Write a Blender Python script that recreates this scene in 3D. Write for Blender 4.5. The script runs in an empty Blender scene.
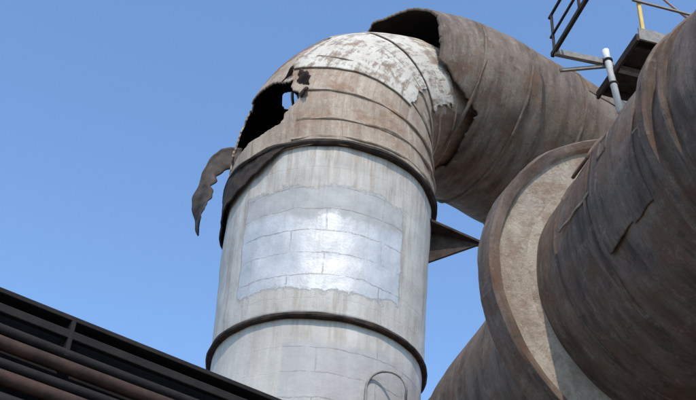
import bpy, math, random
from mathutils import Vector, noise, Matrix
random.seed(4)
sc=bpy.context.scene
pi=math.pi
V=Vector
# ------------------------------------------------------------------ node helpers
class NT:
    def __init__(s,name):
        s.m=bpy.data.materials.new(name); s.m.use_nodes=True
        s.t=s.m.node_tree; s.t.nodes.clear()
        s.out=s.n('ShaderNodeOutputMaterial'); s.b=s.n('ShaderNodeBsdfPrincipled')
        s.l(s.b.outputs[0],s.out.inputs[0])
        s.tc=s.n('ShaderNodeTexCoord')
    def n(s,k,**kw):
        x=s.t.nodes.new(k)
        for a,b in kw.items(): setattr(x,a,b)
        return x
    def l(s,a,b): s.t.links.new(a,b)
    def put(s,sock,val):
        if isinstance(val,bpy.types.NodeSocket): s.l(val,sock)
        else: sock.default_value=val
    def mp(s,src,scale=(1,1,1),loc=(0,0,0)):
        m=s.n('ShaderNodeMapping'); s.l(src,m.inputs[0]); m.inputs['Scale'].default_value=scale; m.inputs['Location'].default_value=loc
        return m.outputs[0]
    def noise(s,vec,scale=1,detail=6,rough=.6,dist=0):
        x=s.n('ShaderNodeTexNoise'); s.l(vec,x.inputs['Vector']); x.inputs['Scale'].default_value=scale
        x.inputs['Detail'].default_value=detail; x.inputs['Roughness'].default_value=rough; x.inputs['Distortion'].default_value=dist
        return x.outputs[0]
    def ramp(s,f,a,b,c0=0.,c1=1.):
        x=s.n('ShaderNodeMapRange'); s.put(x.inputs[0],f); x.inputs[1].default_value=a; x.inputs[2].default_value=b
        x.inputs[3].default_value=c0; x.inputs[4].default_value=c1
        return x.outputs[0]
    def math(s,op,a,b=0.):
        x=s.n('ShaderNodeMath',operation=op); s.put(x.inputs[0],a); s.put(x.inputs[1],b); return x.outputs[0]
    def mix(s,f,a,b):
        x=s.n('ShaderNodeMix',data_type='RGBA'); s.put(x.inputs[0],f)
        s.put(x.inputs[6],a if isinstance(a,bpy.types.NodeSocket) else (*a,1)); s.put(x.inputs[7],b if isinstance(b,bpy.types.NodeSocket) else (*b,1))
        return x.outputs[2]
    def sep(s,vec):
        x=s.n('ShaderNodeSeparateXYZ'); s.l(vec,x.inputs[0]); return x.outputs
    def brick(s,vec,w,h,mort,off=.5):
        x=s.n('ShaderNodeTexBrick'); s.l(vec,x.inputs[0]); x.offset=off
        x.inputs['Scale'].default_value=1; x.inputs['Mortar Size'].default_value=mort; x.inputs['Mortar Smooth'].default_value=.3
        x.inputs['Brick Width'].default_value=w; x.inputs['Row Height'].default_value=h
        x.inputs['Color1'].default_value=(0,0,0,1); x.inputs['Color2'].default_value=(1,1,1,1)
        return x.outputs['Color'],x.outputs['Fac']
    def bump(s,h,st=.5,d=.02,prev=None):
        x=s.n('ShaderNodeBump'); x.inputs['Strength'].default_value=st; x.inputs['Distance'].default_value=d
        s.l(h,x.inputs['Height'])
        if prev: s.l(prev,x.inputs['Normal'])
        return x.outputs[0]
    def fin(s,col,rough=.8,metal=0.,normal=None,spec=None):
        s.put(s.b.inputs['Base Color'],col if isinstance(col,bpy.types.NodeSocket) else (*col,1))
        s.put(s.b.inputs['Roughness'],rough); s.put(s.b.inputs['Metallic'],metal)
        if normal: s.l(normal,s.b.inputs['Normal'])
        if spec is not None: s.b.inputs['Specular IOR Level'].default_value=spec
        return s.m

def mat_silver():
    t=NT('weathered_silver_paint'); uv=t.tc.outputs['UV']; ob=t.tc.outputs['Object']
    u,v,_=t.sep(uv)
    n1=t.noise(ob,2.2,8,.7); n2=t.noise(ob,9,6,.65)
    dn=t.math('ADD',t.math('MULTIPLY',t.math('SUBTRACT',n1,.5),.75),t.math('MULTIPLY',t.math('SUBTRACT',n2,.5),.12))
    ur=t.math('ADD',u,t.math('MULTIPLY',dn,.2)); vr=t.math('ADD',v,dn)
    def box(u0,u1,v0,v1,e=.014):
        a=t.math('MULTIPLY',t.ramp(ur,u0-e,u0+e),t.ramp(ur,u1+e,u1-e))
        b=t.math('MULTIPLY',t.ramp(vr,v0-e*2,v0+e*2),t.ramp(vr,v1+e*2,v1-e*2))
        return t.math('MULTIPLY',a,b)
    streak=t.noise(t.mp(uv,(5,.35,1)),1,8,.7)
    blot=t.noise(ob,.9,8,.65)
    base=t.mix(t.ramp(blot,.35,.68),(.44,.41,.36),(.57,.545,.495))
    base=t.mix(t.ramp(streak,.42,.68,0,.55),base,(.37,.325,.27))
    fine=t.noise(ob,22,6,.7)
    base=t.mix(t.ramp(fine,.55,.8,0,.5),base,(.33,.28,.23))
    rs=t.math('MULTIPLY',t.ramp(t.noise(t.mp(uv,(9,.5,1)),1,6,.75),.48,.64),t.ramp(v,11.3,12.25,0,.75))
    base=t.mix(rs,base,(.27,.16,.10))
    rs2=t.math('MULTIPLY',t.ramp(t.noise(t.mp(uv,(7,.6,1),(3,0,0)),1,6,.75),.48,.68),t.ramp(v,8.4,9.35,0,.65))
    base=t.mix(rs2,base,(.27,.2,.14))
    full=box(-1.34,1.22,9.74,11.50)
    lowr=box(-.45,1.75,7.0,9.02)
    bright=t.math('MULTIPLY',full,t.ramp(vr,10.92,11.06,1,0))
    gcol=t.mix(t.ramp(t.noise(ob,5,8,.7),.35,.7),(.34,.335,.325),(.44,.435,.42))
    bcol=t.mix(t.ramp(t.noise(t.mp(uv,(2,1,1)),1.6,8,.7),.32,.68),(.45,.445,.435),(.65,.645,.635))
    bcol=t.mix(t.ramp(fine,.5,.75,0,.4),bcol,(.36,.35,.335))
    bcol=t.mix(t.ramp(t.noise(ob,3,9,.75),.52,.62,0,.4),bcol,(.42,.41,.39))
    col=t.mix(t.math('MULTIPLY',full,.8),base,gcol)
    col=t.mix(t.math('MULTIPLY',lowr,.6),col,gcol)
    col=t.mix(t.math('MULTIPLY',bright,.85),col,bcol)
    wob=t.n('ShaderNodeCombineXYZ'); 
    t.l(t.math('ADD',u,t.math('MULTIPLY',t.math('SUBTRACT',t.noise(ob,3),.5),.09)),wob.inputs[0])
    t.l(t.math('ADD',v,t.math('MULTIPLY',t.math('SUBTRACT',t.noise(ob,2.4),.5),.13)),wob.inputs[1])
    _,m=t.brick(wob.outputs[0],1.35,.37,.010,.37)
    brk=t.ramp(t.noise(ob,3.5,5,.7),.40,.58,.08,1)
    seam=t.math('MULTIPLY',m,brk)
    zone=t.math('MAXIMUM',t.math('MAXIMUM',full,lowr),.25)
    seam=t.math('MULTIPLY',seam,zone)
    col=t.mix(t.math('MULTIPLY',seam,.6),col,(.24,.21,.18))
    edge=t.math('MULTIPLY',t.math('SUBTRACT',full,t.math('MULTIPLY',full,full)),2.2)
    col=t.mix(edge,col,(.25,.23,.2))
    sd=t.ramp(t.noise(t.mp(uv,(11,.22,1),(8,0,0)),1,8,.8),.54,.7,0,.4)
    col=t.mix(sd,col,(.27,.24,.21))
    metal=t.math('ADD',t.math('MULTIPLY',bright,.22),t.math('MULTIPLY',full,.05))
    rough=t.math('ADD',t.ramp(bright,0,1,.7,.54),t.math('MULTIPLY',t.math('SUBTRACT',n2,.5),.3))
    h=t.math('ADD',t.math('MULTIPLY',t.noise(ob,30,6,.7),.22),t.noise(ob,3,4,.5))
    nb=t.bump(h,.45,.04)
    nb=t.bump(t.math('SUBTRACT',t.math('MULTIPLY',full,.3),seam),.5,.012,nb)
    return t.fin(col,rough,metal,nb)

def mat_rust(name,base1,base2,rust,dark,light,band=(.5,6),lightamt=.5,rustamt=.6,darkamt=.6,rough=.85,bs=.5):
    t=NT(name); uv=t.tc.outputs['UV']; ob=t.tc.outputs['Object']
    big=t.noise(ob,.8,8,.68)
    col=t.mix(t.ramp(big,.35,.65),base1,base2)
    drip=t.noise(t.mp(uv,(band[0],band[1],1)),1,8,.72)
    col=t.mix(t.ramp(drip,.44,.62,0,darkamt),col,dark)
    d2=t.noise(t.mp(uv,(band[0]*2.2,band[1]*2,1),(5,2,0)),1,8,.7)
    col=t.mix(t.ramp(d2,.53,.7,0,lightamt),col,light)
    r=t.noise(ob,1.7,10,.75,.4)
    col=t.mix(t.ramp(r,.50,.62,0,rustamt),col,rust)
    d3=t.noise(t.mp(uv,(band[0]*3,band[1]*1.3,1),(1,7,0)),1,8,.75)
    col=t.mix(t.ramp(d3,.52,.64,0,rustamt*.8),col,rust)
    fl=t.noise(ob,6,10,.8,.3)
    col=t.mix(t.ramp(fl,.57,.6,0,lightamt*.8),col,light)
    col=t.mix(t.ramp(fl,.43,.39,0,darkamt*.7),col,dark)
    f=t.noise(ob,26,7,.75)
    col=t.mix(t.ramp(f,.5,.75,0,.5),col,dark)
    h=t.math('ADD',t.math('MULTIPLY',f,.4),t.math('ADD',t.math('MULTIPLY',fl,.8),t.math('MULTIPLY',drip,.25)))
    nb=t.bump(h,bs,.035)
    return t.fin(col,rough,0.,nb,.3)

def mat_peel():
    t=NT('peeling_white_paint'); uv=t.tc.outputs['UV']; ob=t.tc.outputs['Object']
    w=t.mix(t.ramp(t.noise(ob,3,8,.7),.35,.7),(.52,.465,.38),(.68,.635,.55))
    p=t.noise(ob,3.2,10,.75,.6); p2=t.noise(t.mp(uv,(9,1.2,1)),1,8,.75)
    rust=t.mix(t.ramp(t.noise(ob,6,8,.7),.4,.65),(.36,.27,.2),(.24,.145,.09))
    k=t.math('ADD',t.math('MULTIPLY',p,.55),t.math('MULTIPLY',p2,.45))
    m=t.ramp(k,.50,.56)
    col=t.mix(m,w,rust)
    f=t.ramp(t.noise(ob,30,6,.8),.54,.66,0,.8)
    col=t.mix(f,col,(.36,.27,.2))
    nb=t.bump(t.math('SUBTRACT',t.noise(ob,20,6,.7),m),.6,.015)
    return t.fin(col,.8,0.,nb,.3)
def mat_plain(name,c1,c2,sc_=6,rough=.8,bs=.4,metal=0.):
    t=NT(name); ob=t.tc.outputs['Object']
    col=t.mix(t.ramp(t.noise(ob,sc_,8,.7),.38,.65),c1,c2)
    return t.fin(col,rough,metal,t.bump(t.noise(ob,sc_*5,6,.7),bs,.01),.3)

M_silver=mat_silver()
M_elbow=mat_rust('rusted_cream_steel',(.36,.28,.21),(.49,.405,.315),(.27,.14,.075),(.19,.115,.075),(.60,.53,.43),band=(5,.5),lightamt=.5,rustamt=.7,darkamt=.45)
M_crown=mat_rust('rust_brown_steel',(.21,.13,.085),(.30,.195,.135),(.18,.08,.04),(.09,.052,.037),(.42,.32,.24),band=(5,.5),lightamt=.4,rustamt=.7,darkamt=.5)
M_grey=mat_rust('sooty_grey_brown_steel',(.17,.13,.10),(.26,.21,.165),(.17,.09,.05),(.065,.045,.034),(.39,.325,.26),band=(.6,3.0),lightamt=.4,rustamt=.65,darkamt=.75)
M_main=mat_rust('dusty_brown_steel',(.15,.105,.078),(.23,.17,.13),(.15,.075,.043),(.05,.034,.026),(.35,.285,.225),band=(.7,3.6),lightamt=.35,rustamt=.7,darkamt=.8)
M_face=mat_rust('crumbling_refractory',(.42,.35,.27),(.55,.48,.38),(.27,.16,.10),(.2,.13,.09),(.64,.57,.47),band=(3,3),lightamt=.5,rustamt=.6,darkamt=.6,bs=.9)
M_peel=mat_peel()
M_inner_shade=mat_plain('inner_shade_black',(.010,.009,.008),(.022,.018,.015),5,.95)  # inner walls: shade of the unlit pipe interior put into a near-black colour
M_black=mat_plain('black_rusty_iron',(.02,.016,.013),(.07,.045,.033),7,.85)
M_flap=mat_plain('charred_sheet_metal',(.03,.024,.02),(.09,.066,.052),5,.7)
M_darkbrown=mat_plain('dark_brown_iron',(.028,.016,.013),(.07,.038,.028),5,.75)
M_girder=mat_plain('girder_black_paint',(.010,.009,.010),(.022,.017,.016),5,.8)
M_white=mat_plain('white_painted_pipe',(.62,.61,.58),(.75,.74,.72),8,.5,.1)
M_steel=mat_plain('weathered_grey_steel',(.20,.185,.165),(.32,.29,.255),8,.7)
M_yellow=mat_plain('yellow_safety_paint',(.62,.40,.08),(.7,.5,.15),8,.6)
M_cable=mat_plain('pinkish_hose',(.45,.28,.25),(.5,.33,.3),8,.6)

# ------------------------------------------------------------------ mesh helpers
def empty(name):
    e=bpy.data.objects.new(name,None); sc.collection.objects.link(e); return e
def mesh(name,vs,fs,mats,parent=None,uvs=None,smooth=True,fm=None):
    me=bpy.data.meshes.new(name); me.from_pydata([tuple(v) for v in vs],[],fs)
    for m in mats: me.materials.append(m)
    if uvs:
        L=me.uv_layers.new(name='UVMap'); flat=[]
        for q in uvs:
            for c in q: flat+=[c[0],c[1]]
        L.data.foreach_set('uv',flat)
    me.polygons.foreach_set('use_smooth',[smooth]*len(me.polygons))
    if fm: me.polygons.foreach_set('material_index',fm)
    o=bpy.data.objects.new(name,me); sc.collection.objects.link(o)
    if parent: o.parent=parent
    return o
def catmull(P,n):
    out=[]
    Q=[P[0]]+P+[P[-1]]
    for i in range(1,len(Q)-2):
        for k in range(n):
            t=k/n; a,b,c,d=Q[i-1],Q[i],Q[i+1],Q[i+2]
            out.append(tuple(.5*((2*b[j])+(-a[j]+c[j])*t+(2*a[j]-5*b[j]+4*c[j]-d[j])*t*t+(-a[j]+3*b[j]-3*c[j]+d[j])*t**3) for j in range(len(b))))
    out.append(tuple(P[-1])); return out
def frames(pts,side):
    fr=[]
    for i in range(len(pts)):
        T=(pts[min(i+1,len(pts)-1)]-pts[max(i-1,0)]).normalized()
        s=(side-T*side.dot(T)).normalized(); n=s.cross(T).normalized()
        fr.append((T,s,n))
    return fr
def shell(name,pts,rad,side,mats,parent,seg=180,dent=.012,df=1.3,keep=None,thick=.03,vstart=None,off=0,arc=None,uphase=0.,matf=None):
    fr=frames(pts,side); vs=[];fs=[];uvs=[];fm=[];acc=0 if vstart is None else vstart; L=[]
    for i,c in enumerate(pts):
        if i: acc+=(c-pts[i-1]).length
        L.append(acc)
    a0,a1=(-pi,pi) if arc is None else arc
    closed=arc is None; cols=seg if closed else seg+1
    R0=sum(rad)/len(rad)
    for i,c in enumerate(pts):
        T,s,n=fr[i]
        for j in range(cols):
            ph=a0+(a1-a0)*j/seg
            d=n*math.cos(ph)+s*math.sin(ph); p=c+d*rad[i]
            k=noise.noise(p*df)*dent+noise.noise(p*df*3.1+V((7,1,3)))*dent*.35
            vs.append(p+d*(k+off))
    for i in range(len(pts)-1):
        for j in range(seg):
            j2=(j+1)%cols
            q=(i*cols+j,i*cols+j2,(i+1)*cols+j2,(i+1)*cols+j)
            ph=a0+(a1-a0)*(j+.5)/seg
            if keep or matf: cen=(vs[q[0]]+vs[q[2]])/2
            if keep and not keep(cen,ph,(L[i]+L[i+1])/2): continue
            fs.append(q)
            if matf: fm.append(matf(cen,ph,(L[i]+L[i+1])/2))
            ua=(a0+(a1-a0)*j/seg-uphase)*R0; ub=(a0+(a1-a0)*(j+1)/seg-uphase)*R0
            if ua<-pi*R0: ua+=2*pi*R0; ub+=2*pi*R0
            uvs.append(((ua,L[i]),(ub,L[i]),(ub,L[i+1]),(ua,L[i+1])))
    o=mesh(name,vs,fs,mats,parent,uvs,fm=fm or None)
    if keep:
        import bmesh
        b=bmesh.new(); b.from_mesh(o.data)
        bmesh.ops.delete(b,geom=[v for v in b.verts if not v.link_faces],context='VERTS')
        bv=[v for v in b.verts if v.is_boundary]
        for _ in range(2): bmesh.ops.smooth_vert(b,verts=bv,factor=.5,use_axis_x=True,use_axis_y=True,use_axis_z=True)
        b.to_mesh(o.data); b.free()
    if thick:
        m=o.modifiers.new('wall','SOLIDIFY'); m.thickness=thick; m.offset=-1 ; m.use_even_offset=False
        if len(mats)>1: m.material_offset=len(mats)-1; m.material_offset_rim=0
    return o
def fixn(o):
    import bmesh
    b=bmesh.new(); b.from_mesh(o.data); bmesh.ops.recalc_face_normals(b,faces=b.faces); b.to_mesh(o.data); b.free()
def revolve(name,c,axis,side,prof,mats,parent,seg=160,jit=.0,fm=None,arc=None):
    T=axis.normalized(); s=(side-T*side.dot(T)).normalized(); n=s.cross(T).normalized()
    vs=[];fs=[];uvs=[];mi=[];K=len(prof)
    a0,a1=(0,2*pi) if arc is None else arc; cols=seg if arc is None else seg+1
    for j in range(cols):
        ph=a0+(a1-a0)*j/seg; d=n*math.cos(ph)+s*math.sin(ph)
        for k,(a,r) in enumerate(prof):
            p=c+T*a+d*r
            q=noise.noise(p*2.3+V((k*.6,0,0)))*jit+noise.noise(p*9)*jit*.4
            vs.append(p+d*q+T*noise.noise(p*2.9+V((3,k*.4,9)))*jit)
    for j in range(seg):
        j2=(j+1)%cols
        for k in range(K):
            k2=(k+1)%K
            fs.append((j*K+k,j*K+k2,j2*K+k2,j2*K+k))
            ra=prof[k][1]; ua=ra*(a0+(a1-a0)*j/seg); ub=ra*(a0+(a1-a0)*(j+1)/seg)
            la=prof[k][0]+prof[k][1]; lb=prof[k2][0]+prof[k2][1]
            uvs.append(((ua,la),(ua,lb),(ub,lb),(ub,la))); mi.append(fm[k] if fm else 0)
    o=mesh(name,vs,fs,mats,parent,uvs,smooth=False,fm=mi); fixn(o); return o
def band(name,c,axis,side,r0,r1,h,mat,parent,jit=.006,**k):
    e=min(.02,h*.3)
    return revolve(name,c,axis,side,[(-h/2,r0),(-h/2,r1-e),(-h/2+e,r1),(h/2-e,r1),(h/2,r1-e),(h/2,r0)],[mat],parent,jit=jit,**k)
def rod(name,pts,r,mat,parent,seg=12,close=True):
    pts=[V(p) for p in pts]
    T0=(pts[1]-pts[0]).normalized(); side=T0.orthogonal().normalized()
    vs=[];fs=[]
    for i,c in enumerate(pts):
        T=(pts[min(i+1,len(pts)-1)]-pts[max(i-1,0)]).normalized()
        side=(side-T*side.dot(T)).normalized(); n=side.cross(T)
        for j in range(seg):
            a=2*pi*j/seg; vs.append(c+(side*math.cos(a)+n*math.sin(a))*r)
    for i in range(len(pts)-1):
        for j in range(seg):
            j2=(j+1)%seg; fs.append((i*seg+j,i*seg+j2,(i+1)*seg+j2,(i+1)*seg+j))
    fs.append(tuple(range(seg))); fs.append(tuple((len(pts)-1)*seg+j for j in range(seg)))
    o=mesh(name,vs,fs,[mat],parent); fixn(o); return o
def beam(name,a,b,w,h,mat,parent,upv=V((0,0,1))):
    a=V(a);b=V(b);T=(b-a).normalized(); s=T.cross(upv)
    if s.length<.01: s=T.cross(V((1,0,0)))
    s.normalize(); n=s.cross(T).normalized()
    vs=[]
    for c in (a,b):
        for x,y in ((-1,-1),(1,-1),(1,1),(-1,1)): vs.append(c+s*x*w/2+n*y*h/2)
    fs=[(0,1,2,3),(4,5,6,7),(0,1,5,4),(1,2,6,5),(2,3,7,6),(3,0,4,7)]
    o=mesh(name,vs,fs,[mat],parent,smooth=False); fixn(o)
    m=o.modifiers.new('bev','BEVEL'); m.width=min(w,h)*.12; m.segments=2
    return o
def plate(name,poly,nrm,th,mat,parent,jit=0):
    nrm=V(nrm).normalized(); N=len(poly); P=[V(p) for p in poly]
    vs=[p+nrm*th/2 for p in P]+[p-nrm*th/2 for p in P]
    fs=[tuple(range(N)),tuple(range(2*N-1,N-1,-1))]+[(i,(i+1)%N,(i+1)%N+N,i+N) for i in range(N)]
    o=mesh(name,vs,fs,[mat],parent,smooth=False); fixn(o); return o

# ------------------------------------------------------------------ layout
AX=V((-.28,13.97,0)); Z=V((0,0,1))
h=V((.883,.469,0)).normalized(); S=h.cross(Z)
FRONT=62*pi/180
stack=empty('silver_gas_uptake_pipe')
def rz(z): return 1.50 if z<9.36 else 1.53+.09*(z-9.36)/3.0
z1=[9.40*i/90 for i in range(91)]
shell('lower_shell',[AX+Z*z for z in z1],[1.50]*91,S,[M_silver,M_inner_shade],stack,seg=200,dent=.02,vstart=0,uphase=FRONT)
z2=[9.38+3.25*i/60 for i in range(61)]
shell('upper_shell',[AX+Z*z for z in z2],[rz(z) for z in z2],S,[M_silver,M_inner_shade],stack,seg=200,dent=.025,vstart=9.38,uphase=FRONT)
revolve('collar_lower',AX+Z*9.34,Z,S,[(-.03,1.47),(-.03,1.575),(-.01,1.59),(.025,1.585),(.035,1.5)],[M_black],stack,jit=.014)
revolve('collar_upper',AX+Z*12.27,Z,S,[(-.035,1.55),(-.035,1.69),(-.01,1.715),(.03,1.71),(.04,1.6)],[M_black],stack,jit=.018)
lp=[(.40,12.55,6.5),(.40,12.55,8.35)]
for i in range(13):
    a=pi-pi*i/12; lp.append((.66+.26*math.cos(a),12.62,8.42+.26*math.sin(a)))
lp+=[(.92,12.70,8.35),(.92,12.70,6.5)]
rod('loop_pipe',lp,.018,M_steel,stack,10)
plate('bracket_web',[(1.28,13.97,11.98),(2.10,13.97,11.80),(1.28,13.97,11.38)],(0,1,0),.05,M_black,stack)
plate('bracket_top',[(1.2,13.6,12.0),(2.13,13.92,11.83),(2.13,14.02,11.83),(1.2,14.5,12.0)],(.2,0,1),.04,M_black,stack)

def skirt_keep(c,ph,l):
    a=abs(ph-(-28*pi/180))/ (65*pi/180)
    low=12.2-.62*max(0,1-a*a)+.05*noise.noise(c*5)
    return c.z>low and a<1
zs=[11.4+.85*i/40 for i in range(41)]
shell('torn_skirt',[AX+Z*z for z in zs],[1.69]*41,S,[M_black,M_inner_shade],stack,seg=300,dent=.04,df=2.5,keep=skirt_keep,thick=.025)

# elbow
elb=empty('rusted_pipe_elbow')
nodes=[(0,12.25,1.665),(-.01,12.75,1.665),(-0.01,13.25,1.65),(.12,13.9,1.58),(.43,14.48,1.47),(.92,14.92,1.34),(1.5,15.22,1.22),(2.25,15.45,1.14)]
NS=26
cm=catmull(nodes,NS)
ep=[AX+h*t+Z*z for t,z,r in cm]; er=[r for t,z,r in cm]
LA,LB=V((-1.01,12.5,13.24)),V((-1.26,15.5,16.03))
def seg_d(p):
    d=LB-LA; k=max(0,min(1,(p-LA).dot(d)/d.length_squared)); return (p-(LA+d*k)).length
def elbow_keep(c,ph,l):
    g=noise.noise(c*3)*.09+noise.noise(c*9)*.035+noise.noise(c*22)*.015
    if seg_d(c)<.155+g*.7: return False
    p=math.degrees(ph)
    lo=-22+g*50; hi=35+g*50
    q=(p-lo)/52
    zb=12.42+q*.34 ; zt=14.20-q*.42
    if lo<p<hi and zb+g*.7<c.z<zt+g*.8: return False
    return True
def elbow_mat(c,ph,l):
    p=math.degrees(ph)+noise.noise(c*2.5)*14+noise.noise(c*8)*5
    return 1 if (l>1.6 and p<20) or (l>2.0+.3*noise.noise(c*2) and p>125) else 0
shell('elbow_shell',ep,er,S,[M_elbow,M_crown,M_inner_shade],elb,seg=420,dent=.035,df=1.2,keep=elbow_keep,thick=.03,vstart=0,uphase=FRONT,matf=elbow_mat)
elb.children[0].modifiers['wall'].material_offset=2
fr=frames(ep,S)
for k,(i,arc) in enumerate(((int(.4*NS),(math.radians(40),math.radians(330))),(1*NS,(math.radians(42),math.radians(330))),(2*NS,(math.radians(44),math.radians(320))),(3*NS,(math.radians(42),math.radians(300))),(4*NS,None),(5*NS,None),(6*NS,None))):
    T=fr[i][0]; r=er[i]
    band('seam_%d'%k,ep[i],T,S,r-.02,r+.024,.04,M_elbow,elb,jit=.016,arc=arc)
def cut(a,b): return ep[a:b+1],er[a:b+1]
def peelk(lo,hi):
    def f(c,ph,l):
        p=math.degrees(ph)+noise.noise(c*3)*5+noise.noise(c*10)*3
        return lo<p<hi
    return f
pp,rr=cut(int(2.72*NS),int(4.45*NS))
shell('white_plate_a',pp,rr,S,[M_peel,M_elbow],elb,seg=150,dent=.035,df=1.2,arc=(math.radians(15),math.radians(120)),keep=peelk(31,108),off=.03,thick=.02,uphase=FRONT)
pp,rr=cut(int(4.5*NS),int(5.85*NS))
shell('white_plate_b',pp,rr,S,[M_peel,M_elbow],elb,seg=170,dent=.035,df=1.2,arc=(math.radians(-15),math.radians(135)),keep=peelk(-4,122),off=.035,thick=.02,uphase=FRONT)
L_=[(-1.80,13.36),(-2.0,13.37),(-2.15,13.31),(-2.27,13.16),(-2.34,12.97),(-2.38,12.76),(-2.43,12.53),(-2.47,12.3),(-2.46,12.12),(-2.40,11.97),(-2.36,11.83),(-2.31,11.70)]
R_=[(-1.80,12.98),(-1.92,12.94),(-2.01,12.92),(-2.08,12.85),(-2.13,12.72),(-2.18,12.56),(-2.17,12.42),(-2.15,12.28),(-2.20,12.12),(-2.21,11.98),(-2.23,11.86),(-2.28,11.72)]
def interp(Lp,t):
    x=t*(len(Lp)-1); i=min(int(x),len(Lp)-2); f=x-i
    return (Lp[i][0]*(1-f)+Lp[i+1][0]*f, Lp[i][1]*(1-f)+Lp[i+1][1]*f)
vs=[];fs=[];C_=15;RW=64
for i in range(RW):
    l=interp(L_,i/(RW-1)); r_=interp(R_,i/(RW-1)); jag=noise.noise(V((i*.16,3,1)))*.04; jag2=noise.noise(V((i*.2,8,1)))*.06
    for j in range(C_):
        t=j/(C_-1); x=(l[0]+jag)*(1-t)+(r_[0]+jag2)*t; z=l[1]*(1-t)+r_[1]*t
        y=13.88+.12*(2*t-1)*math.sin(i*.07+.5)+.07*math.cos(t*3.2)+noise.noise(V((x*2,z*2,2)))*.10
        vs.append(V((x,y,z)))
for i in range(RW-1):
    for j in range(C_-1): fs.append((i*C_+j,i*C_+j+1,(i+1)*C_+j+1,(i+1)*C_+j))
o=mesh('hanging_flap',vs,fs,[M_flap],elb); m=o.modifiers.new('s','SOLIDIFY'); m.thickness=.02
for k,(x,y,z,sx,sz,rot) in enumerate([(-.86,12.58,13.72,.17,.5,.35),(-.80,12.50,13.35,.12,.28,-.4),(-1.1,12.75,13.9,.26,.12,.9)]):
    vs=[];fs=[]
    for i in range(15):
        for j in range(7):
            a=(i/14-.5)*sz; b=(j/6-.5)*sx*(1-.9*abs(i/14-.4))+noise.noise(V((i*.7,k*3,j*.1)))*.05
            X=b*math.cos(rot)-a*math.sin(rot); Zz=b*math.sin(rot)+a*math.cos(rot)
            vs.append(V((x+X,y-.10*math.sin(i*.35)-.03*j+noise.noise(V((a*9,b*9,k)))*.06,z+Zz)))
    for i in range(14):
        for j in range(6): fs.append((i*7+j,i*7+j+1,(i+1)*7+j+1,(i+1)*7+j))
    o=mesh('torn_shard_%d'%k,vs,fs,[M_darkbrown],elb); m=o.modifiers.new('s','SOLIDIFY'); m.thickness=.025

# second duct
duct=empty('grey_gas_duct')
P0=V((1.38,14.85,15.80)); D=V((.88,.468,-.087)).normalized()
S2=D.cross(Z).normalized()
sv=[-1.8+.03*i for i in range(90)]; sv+=[sv[-1]+.1*i for i in range(1,115)]
def drad(s):
    b=1.66-.015*math.sin(s*2)
    if s<.6: b-=.105*(.6-s)**1.6
    return b
def dz(s): return -.055*max(0,1.6-s)**1.5
dp=[P0+D*s+Z*dz(s) for s in sv]; dr=[drad(s) for s in sv]
def duct_keep(c,ph,l):
    s=l-1.8; p=math.degrees(ph); g=noise.noise(c*1.6)*.16+noise.noise(c*5)*.06+noise.noise(c*14)*.025
    if p<-130 or p>135: edge=.15
    elif p<-95: edge=.15-1.35*(p+130)/35
    elif p<0: edge=-1.2-.1*math.sin((p+95)/95*pi)
    elif p<110: edge=-1.2+.42*min(1,p/50)
    else: edge=-.78+.93*(p-110)/25
    return s>edge+g
shell('duct_shell',dp,dr,S2,[M_grey,M_inner_shade],duct,seg=300,dent=.05,df=.9,keep=duct_keep,thick=.05)
for k,s in enumerate((.1,1.1,2.3,3.5,4.7,6.0)):
    rr_=drad(s); band('duct_seam_%d'%k,P0+D*s+Z*dz(s),D,S2,rr_-.04,rr_+.035,.05,M_grey,duct,jit=.02)
i0=min(range(len(sv)),key=lambda i:abs(sv[i]+.85)); i1=min(range(len(sv)),key=lambda i:abs(sv[i]-.9))
def lapk(c,ph,l): 
    p=math.degrees(ph)+noise.noise(c*3)*8+noise.noise(c*9)*4; return -25<p<24
shell('lap_plate',dp[i0:i1],dr[i0:i1],S2,[M_elbow,M_inner_shade],duct,seg=120,dent=.05,df=.9,arc=(math.radians(-35),math.radians(42)),keep=lapk,off=.03,thick=.02)
shell('lap_plate_2',[P0+D*(2.4+.1*i) for i in range(11)],[1.65]*11,S2,[M_grey],duct,seg=60,dent=.045,df=.9,arc=(math.radians(20),math.radians(80)),off=.035,thick=.02)
e=dp[-1]; R_dn=[e,e+D*.8+Z*-.2,e+D*1.5+Z*-.9,e+D*1.8+Z*-2,e+D*1.8+Z*-14.6]
shell('duct_downleg',R_dn,[1.6]*5,S2,[M_grey],duct,seg=80,dent=.02,thick=0)

# big main on the right
main=empty('brown_gas_main')
FC=V((3.36,9.21,7.80)); A=V((-.232,.973,0)).normalized(); S3=A.cross(Z).normalized()
fp=[FC+A*(.15+i*.1) for i in range(75)]
shell('far_shell',fp,[1.40]*75,S3,[M_main],main,seg=200,dent=.03,df=1,thick=0)
e=fp[-1]; shell('far_downleg',[e,e+A*.7-Z*.2,e+A*1.3-Z*.8,e+A*1.5-Z*1.7,e+A*1.5-Z*7],[1.40]*5,S3,[M_main],main,seg=80,dent=.02,thick=0)
npts=[FC+A*(.05-i*.08) for i in range(200)]
def nrad(s):
    return 1.50+.02*min(1,max(0,(s-.5)*3))+.02*min(1,max(0,(s-1.5)*4))
nr=[nrad(i*.08) for i in range(200)]
shell('near_shell',npts,nr,S3,[M_main],main,seg=260,dent=.04,df=.9,thick=0)
prof=[(0,1.45),(0,1.60),(-.02,1.90),(-.08,1.92),(-.10,2.0),(-.07,2.03),(.20,2.05),(.20,1.98),(.05,1.93),(.15,1.36)]
revolve('flange',FC,A,S3,prof,[M_main,M_face],main,seg=260,jit=.014,fm=[1,1,1,0,0,0,0,0,0,0])
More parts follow.
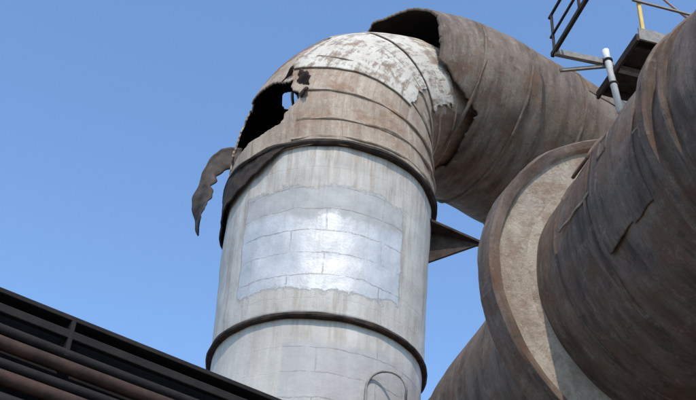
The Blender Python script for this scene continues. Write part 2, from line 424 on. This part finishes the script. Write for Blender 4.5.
for k,(s,r,w) in enumerate([(-.45,1.525,.04),(-1.15,1.545,.05),(-2.35,1.63,.14),(-2.60,1.59,.05),(-3.3,1.575,.06),(-4.2,1.575,.06)]):
    band('rib_%d'%k,FC+A*s,A,S3,1.46,r,w,M_main,main,jit=.016,seg=200)
band('rib_lagging',FC+A*-2.25,A,S3,1.5,1.60,.07,M_face,main,jit=.03,seg=160,arc=(math.radians(-95),math.radians(-15)))
def onmain(s,phi,r=1.555):
    n=S3.cross(A).normalized(); a=math.radians(phi); return FC+A*s+(n*math.cos(a)+S3*math.sin(a))*r
for nm,s0,s1,a0,a1 in (('hatch_a',-.75,-1.05,-66,-52),('hatch_b',-1.45,-1.6,-80,-72)):
    for k,(p,q) in enumerate((((s0,a0),(s1,a0)),((s1,a0),(s1,a1)),((s1,a1),(s0,a1)),((s0,a1),(s0,a0)))):
        n_=4; pts=[onmain(p[0]+(q[0]-p[0])*i/n_,p[1]+(q[1]-p[1])*i/n_) for i in range(n_+1)]
        rod('%s_frame_%d'%(nm,k),pts,.018,M_main,main,8)
rod('weld_bead',[onmain(-.6-.045*i,-88+ .4*math.sin(i),1.535) for i in range(36)],.012,M_face,main,8)
def mp_(lo,hi):
    def f(c,ph,l):
        p=math.degrees(ph)+noise.noise(c*4)*2+noise.noise(c*12)*1; return lo<p<hi
    return f
shell('repair_plate_a',[FC+A*(-1.25-.06*i) for i in range(15)],[1.535]*15,S3,[M_main,M_inner_shade],main,seg=120,dent=.04,df=.9,arc=(math.radians(-115),math.radians(-60)),keep=mp_(-110,-66),off=.018,thick=.02)

# platform
plat=empty('service_platform')
def pl(a,b,z):
    q=V((3.38,13.25,0))+V((.975,.222,0))*a+V((.232,-.973,0))*b; return (q.x,q.y,z)
z0=15.5; z5=15.2
beam('joist_0',pl(0,0,z0),pl(1.1,0,z0+.06),.08,.13,M_steel,plat)
beam('brace_0',pl(.15,-.15,z0-.25),pl(1.0,0,z0-.02),.05,.06,M_steel,plat)
for k,b in enumerate((-.35,.25,.8)):
    beam('joist_%d'%(k+1),pl(1.05,b,z5),pl(2.3,b,z5),.08,.12,M_steel if k==1 else M_black,plat)
beam('edge_beam',pl(0,-.1,z0+.02),pl(0,3,z0+.02),.06,.10,M_black,plat)
beam('edge_rail',pl(0,-.1,z0+.45),pl(0,3,z0+.45),.04,.04,M_black,plat)
beam('edge_rail_top',pl(0,-.1,z0+.95),pl(0,3,z0+.95),.045,.045,M_black,plat)
for k,b in enumerate((0,1.0,2.0,3.0)): beam('rail_post_%d'%k,pl(0,b,z0),pl(0,b,z0+.97),.045,.045,M_black,plat,V((0,1,0)))
plate('deck',[pl(1.05,-.5,z5+.10),pl(2.3,-.5,z5+.10),pl(2.3,1.0,z5+.10),pl(1.05,1.0,z5+.10)],(0,0,1),.05,M_black,plat)
plate('deck_fascia',[pl(1.03,1.02,z5-.05),pl(2.3,1.02,z5-.05),pl(2.3,1.02,z5+.22),pl(1.03,1.02,z5+.22)],(.232,-.973,0),.03,M_steel,plat)
beam('yellow_post',pl(1.2,.9,z5+.1),pl(1.2,.9,z5+1.4),.06,.06,M_yellow,plat,V((0,1,0)))
beam('rail_far',pl(1.05,.95,z5+1.0),pl(2.3,.95,z5+1.0),.04,.04,M_steel,plat)
beam('deck_side',pl(1.02,-.5,z5+.02),pl(1.02,1.0,z5+.02),.05,.16,M_darkbrown,plat)
rod('white_pole',[pl(.93,.1,z0+.25),pl(.94,.1,z0+.1),pl(1.05,.12,z0-1.2)],.06,M_white,plat,20)
for k,z in enumerate((z0,z0-.55)): band('pole_clamp_%d'%k,V(pl(.95+.09*(z0-z),.1,z)),Z,S,.05,.085,.06,M_black,plat,seg=24)
for k,a in enumerate((1.7,2.3)):
    beam('bracket_%d'%k,pl(a,-.7,z5-.8),pl(a,.6,z5-.05),.07,.07,M_black,plat)
rod('hose',[pl(1.3+.2*i,1.1-.05*i,z0+1.0-.09*i-.02*math.sin(i)) for i in range(14)],.02,M_cable,plat,8)

# pipe bridge at lower left
br=empty('pipe_bridge')
B0=V((-2.17,5.96,5.35)); BD=V((.818,.575,0)).normalized(); BN=V((.575,-.818,0)).normalized()
def bp(t,n,z): q=B0+BD*t+BN*n; return (q.x,q.y,5.35+z)
t0,t1=-7,9
beam('top_flange',bp(t0,-.06,-.02),bp(t1,-.06,-.02),.16,.035,M_girder,br)
beam('web',bp(t0,-.12,-.75),bp(t1,-.12,-.75),.02,1.42,M_girder,br)
beam('chord',bp(t0,.0,-.14),bp(t1,.0,-.14),.05,.06,M_girder,br)
for i in range(8): beam('stiffener_%d'%i,bp(t0+1.22+i*2.1,-.03,-.04),bp(t0+1.22+i*2.1,-.03,-.3),.03,.12,M_girder,br,V((.575,-.818,0)))
for k,(n,z,r) in enumerate([(.0,-.27,.035),(.03,-.37,.045),(.02,-.50,.035),(.05,-.61,.05),(.05,-.77,.06),(.06,-.93,.06),(.06,-1.12,.07)]):
    rod('conduit_%d'%k,[bp(t0+i*.8,n,z+.008*math.sin(i*1.1+k)) for i in range(21)],r,M_darkbrown if k%2 else M_girder,br,16)
beam('bottom_flange',bp(t0,0,-1.45),bp(t1,0,-1.45),.4,.04,M_girder,br)
for t in (-6,8): beam('leg_%d'%t,bp(t,-.14,-5.35),bp(t,-.14,-1.4),.3,.3,M_girder,br,V((0,1,0)))

# ground
g=mat_plain('gravel_dirt',(.12,.10,.085),(.2,.175,.15),.8,.95)
n=24; vs=[];fs=[]
for i in range(n+1):
    for j in range(n+1):
        x=(i/n-.5);y=(j/n-.5); x=math.copysign(abs(x*2)**2,x)*3000; y=math.copysign(abs(y*2)**2,y)*3000
        vs.append((x,y,0))
for i in range(n):
    for j in range(n): fs.append((i*(n+1)+j,(i+1)*(n+1)+j,(i+1)*(n+1)+j+1,i*(n+1)+j+1))
mesh('ground',vs,fs,[g],None,smooth=False)

# ------------------------------------------------------------------ light, sky
EL,AZ=math.radians(50),math.radians(176)
w=bpy.data.worlds.new('World'); sc.world=w; w.use_nodes=True; nt=w.node_tree
sky=nt.nodes.new('ShaderNodeTexSky'); sky.sky_type='NISHITA'; sky.sun_disc=False; sky.sun_elevation=EL; sky.sun_rotation=AZ
sky.dust_density=.8; sky.air_density=1.0; sky.ozone_density=2
mx=nt.nodes.new('ShaderNodeMix'); mx.data_type='RGBA'; mx.blend_type='MULTIPLY'; mx.inputs[0].default_value=1
mx.inputs[7].default_value=(1.5,1.72,1.88,1)
bg=nt.nodes['Background']; nt.links.new(sky.outputs[0],mx.inputs[6]); nt.links.new(mx.outputs[2],bg.inputs[0]); bg.inputs[1].default_value=.15
sd=bpy.data.lights.new('sun','SUN'); sd.energy=3.1; sd.angle=math.radians(.5); sd.color=(1,.91,.79)
so=bpy.data.objects.new('sun',sd); sc.collection.objects.link(so)
d=V((math.sin(AZ)*math.cos(EL),math.cos(AZ)*math.cos(EL),math.sin(EL)))
so.rotation_euler=d.to_track_quat('Z','Y').to_euler()
# ------------------------------------------------------------------ camera
p=math.radians(38); r=math.radians(4)
fw=V((0,math.cos(p),math.sin(p))); r0=V((1,0,0)); u0=V((0,-math.sin(p),math.cos(p)))
up=math.cos(r)*u0-math.sin(r)*r0; ri=math.cos(r)*r0+math.sin(r)*u0
cd=bpy.data.cameras.new('camera'); co=bpy.data.objects.new('camera',cd); sc.collection.objects.link(co)
m=Matrix((ri,up,-fw)).transposed().to_4x4(); m.translation=V((0,0,1.6)); co.matrix_world=m
cd.sensor_width=36; cd.lens=36*1100/696; cd.clip_end=5000; cd.clip_start=.05
sc.camera=co
sc.view_settings.view_transform='Standard'; sc.view_settings.look='None'; sc.view_settings.exposure=0
